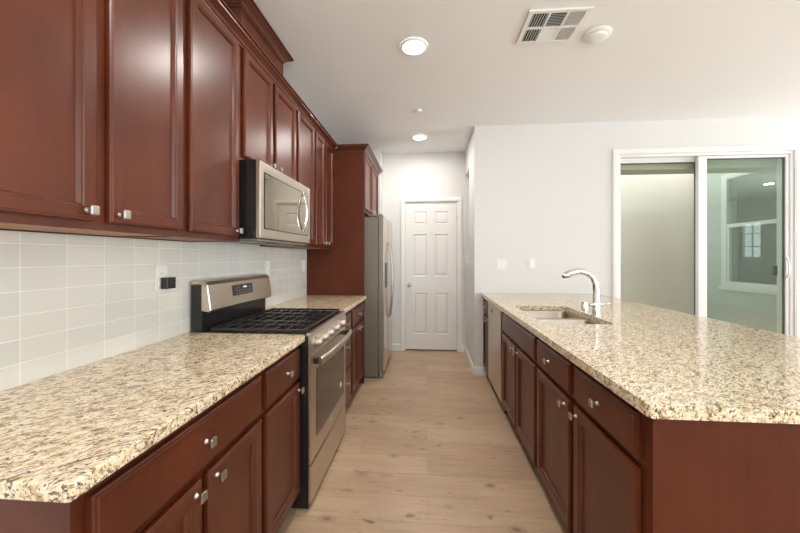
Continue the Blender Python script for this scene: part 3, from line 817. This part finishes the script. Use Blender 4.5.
# ------------------------------------------------------------------ ceiling fixtures
def downlight(x, y, label, r_=.095, power=LAMP):
    t_ = thing('recessed_light', label, 'ceiling light', (x, y, CZ - .014), 'recessed ceiling lights')
    MB().lathe((x, y, CZ - .0005), (x, y, CZ - .014), [(0, r_), (.5, r_), (1, r_ * .92), (1.0, r_ * .82), (.5, r_ * .80)], 40, caps=False).build('trim_ring', M['white'], t_, smooth=True)
    MB().lathe((x, y, CZ - .002), (x, y, CZ - .009), [(0, r_ * .80), (.8, r_ * .80), (1, r_ * .7)], 32).build('lens', M['lens'], t_)
    l = bpy.data.lights.new('lamp_light', 'AREA'); l.shape = 'DISK'; l.size = r_ * 1.4; l.energy = power; l.color = LAMP_COL
    o = bpy.data.objects.new('lamp_light', l); col.objects.link(o); o.parent = t_; o.location = (0, 0, -.004)
downlight(-.09, 2.325, 'glowing recessed ceiling light nearest the camera, above the range aisle')
downlight(-.09, 4.09, 'glowing recessed ceiling light farther away, before the white six-panel door', power=10)
downlight(6.75, .45, 'recessed ceiling light over the far side of the adjoining room, seen only as a reflection')
downlight(-.09, .40, 'recessed ceiling light overhead at the near end of the counters')
t_ = thing('sprinkler', 'small white ceiling sprinkler cap between the two recessed lights', 'sprinkler', (-.085, 3.35, CZ - .018))
MB().lathe((-.085, 3.35, CZ - .0005), (-.085, 3.35, CZ - .018), [(0, .036), (.25, .036), (.3, .032), (.9, .032), (1, .028)], 28).build('cap', M['white'], t_, smooth=True)
# vent register
vx0, vx1, vy0, vy1 = .605, .967, 2.040, 2.352
t_ = thing('ceiling_vent', 'white square ceiling air register with six louvred cells', 'air vent', ((vx0 + vx1) / 2, (vy0 + vy1) / 2, CZ - .012))
zt, zl = CZ - .0005, CZ - .010
cxs = [vx0 + .028 + i * (vx1 - vx0 - .056 + .012) / 3 for i in range(4)]
b = MB(); b.box(vx0, vx1, vy0, vy0 + .022, zl, zt); b.box(vx0, vx1, vy1 - .022, vy1, zl, zt); b.box(vx0, vx0 + .028, vy0 + .022, vy1 - .022, zl, zt); b.box(vx1 - .028, vx1, vy0 + .022, vy1 - .022, zl, zt)
ymid = (vy0 + vy1) / 2
b.box(vx0 + .028, vx1 - .028, ymid - .008, ymid + .008, zl, zt)
cw = (vx1 - vx0 - .056 - .024) / 3
cells = []
for i in range(3):
    cx0 = vx0 + .028 + i * (cw + .012); cells.append((cx0, cx0 + cw))
    if i < 2:
        b.box(cx0 + cw, cx0 + cw + .012, vy0 + .022, ymid - .008, zl, zt); b.box(cx0 + cw, cx0 + cw + .012, ymid + .008, vy1 - .022, zl, zt)
b.build('vent_frame', M['white'], t_)
MB().box(vx0 + .028, vx1 - .028, vy0 + .022, vy1 - .022, zt - .001, zt).build('duct', M['dark'], t_)
def louvers(x0, x1, y0, y1, axis, tilt, n_):
    b = MB()
    for i in range(n_):
        if axis == 'y':     # blades run along y, spread in x
            c = x0 + (x1 - x0) * (i + .5) / n_; d_ = tilt
            q = [(c - d_ - .001, zl + .001), (c - d_ + .001, zl + .001), (c + d_ + .001, zt - .002), (c + d_ - .001, zt - .002)]
            v0 = [b.bm.verts.new((x, y0, z)) for x, z in q]; v1 = [b.bm.verts.new((x, y1, z)) for x, z in q]
        else:
            c = y0 + (y1 - y0) * (i + .5) / n_; d_ = tilt
            q = [(c - d_ - .001, zl + .001), (c - d_ + .001, zl + .001), (c + d_ + .001, zt - .002), (c + d_ - .001, zt - .002)]
            v0 = [b.bm.verts.new((x0, y, z)) for y, z in q]; v1 = [b.bm.verts.new((x1, y, z)) for y, z in q]
        for k in range(4): b.bm.faces.new((v0[k], v0[(k + 1) % 4], v1[(k + 1) % 4], v1[k]))
        b.bm.faces.new(v0); b.bm.faces.new(v1[::-1])
    b.build('louvers', M['white'], t_)
for j, (ya, yb) in enumerate(((vy0 + .023, ymid - .009), (ymid + .009, vy1 - .023))):
    louvers(cells[0][0], cells[0][1], ya, yb, 'y', .0, 6)
    louvers(cells[2][0], cells[2][1], ya, yb, 'y', -.0028, 7)
    louvers(cells[1][0], cells[1][1], ya, yb, 'x', .003 if j == 0 else -.006, 9)
# smoke detector
t_ = thing('smoke_detector', 'round white smoke detector on the ceiling beside the air register', 'smoke detector', (1.11, 2.30, CZ - .034))
MB().lathe((1.11, 2.30, CZ - .0005), (1.11, 2.30, CZ - .018), [(0, .085), (.5, .085), (.8, .078), (1, .06)], 40).build('base_plate', M['white'], t_, smooth=True)
MB().lathe((1.11, 2.30, CZ - .017), (1.11, 2.30, CZ - .034), [(0, .062), (.5, .058), (.85, .046), (1, .03)], 36).build('sensor_dome', M['white'], t_, smooth=True)

# ------------------------------------------------------------------ outlets and switches
def plate_left(y, z, label, black=False, w_=.072, h_=.118):
    t_ = thing('electrical_outlet', label, 'outlet', (LW + .009, y, z - h_ / 2), 'outlets on the backsplash')
    X = LW + .0085
    MB().box(X, X + .006, y - w_ / 2, y + w_ / 2, z - h_ / 2, z + h_ / 2, .002).build('cover_plate', M['plate'], t_)
    for dz in (-.021, .021):
        b = MB(); b.box(X + .0055, X + .0085, y - .017, y + .017, z + dz - .014, z + dz + .014, .001)
        s_ = b.build('socket', M['white'], t_)
        b = MB()
        for dy in (-.006, .006): b.box(X + .0083, X + .0092, y + dy - .001, y + dy + .001, z + dz - .004, z + dz + .006)
        b.build('slots', M['dark'], s_)
plate_left(1.500, 1.215, 'white outlet on the tile left of the range with a black plug in it')
plate_left(2.565, 1.225, 'plain white outlet on the tile just beyond the range console')
plate_left(3.350, 1.225, 'plain white outlet on the tile near the tall cherry panel')
b = MB(); b.box(LW + .0185, LW + .050, 1.488, 1.546, 1.163, 1.218, .004)
tag(b.build('plug_adapter', M['black']), 'small black square plug adapter in the outlet left of the range', 'plug')
def plate_right(x, z, w_, n_, label):
    Y = YR - .0005
    t_ = thing('light_switch', label, 'switch', (x, Y, z - .06), 'switch plates on the right wall')
    MB().box(x - w_ / 2, x + w_ / 2, Y - .006, Y, z - .06, z + .06, .002).build('cover_plate', M['plate'], t_)
    for i in range(n_):
        c = x + (i - (n_ - 1) / 2) * .046
        MB().box(c - .016, c + .016, Y - .009, Y - .0055, z - .033, z + .033, .001).build('rocker', M['white'], t_)
plate_right(.822, 1.232, .118, 2, 'double white switch plate on the wall near the far end of the island')
plate_right(1.148, 1.240, .072, 1, 'single white switch plate on the wall left of the faucet')
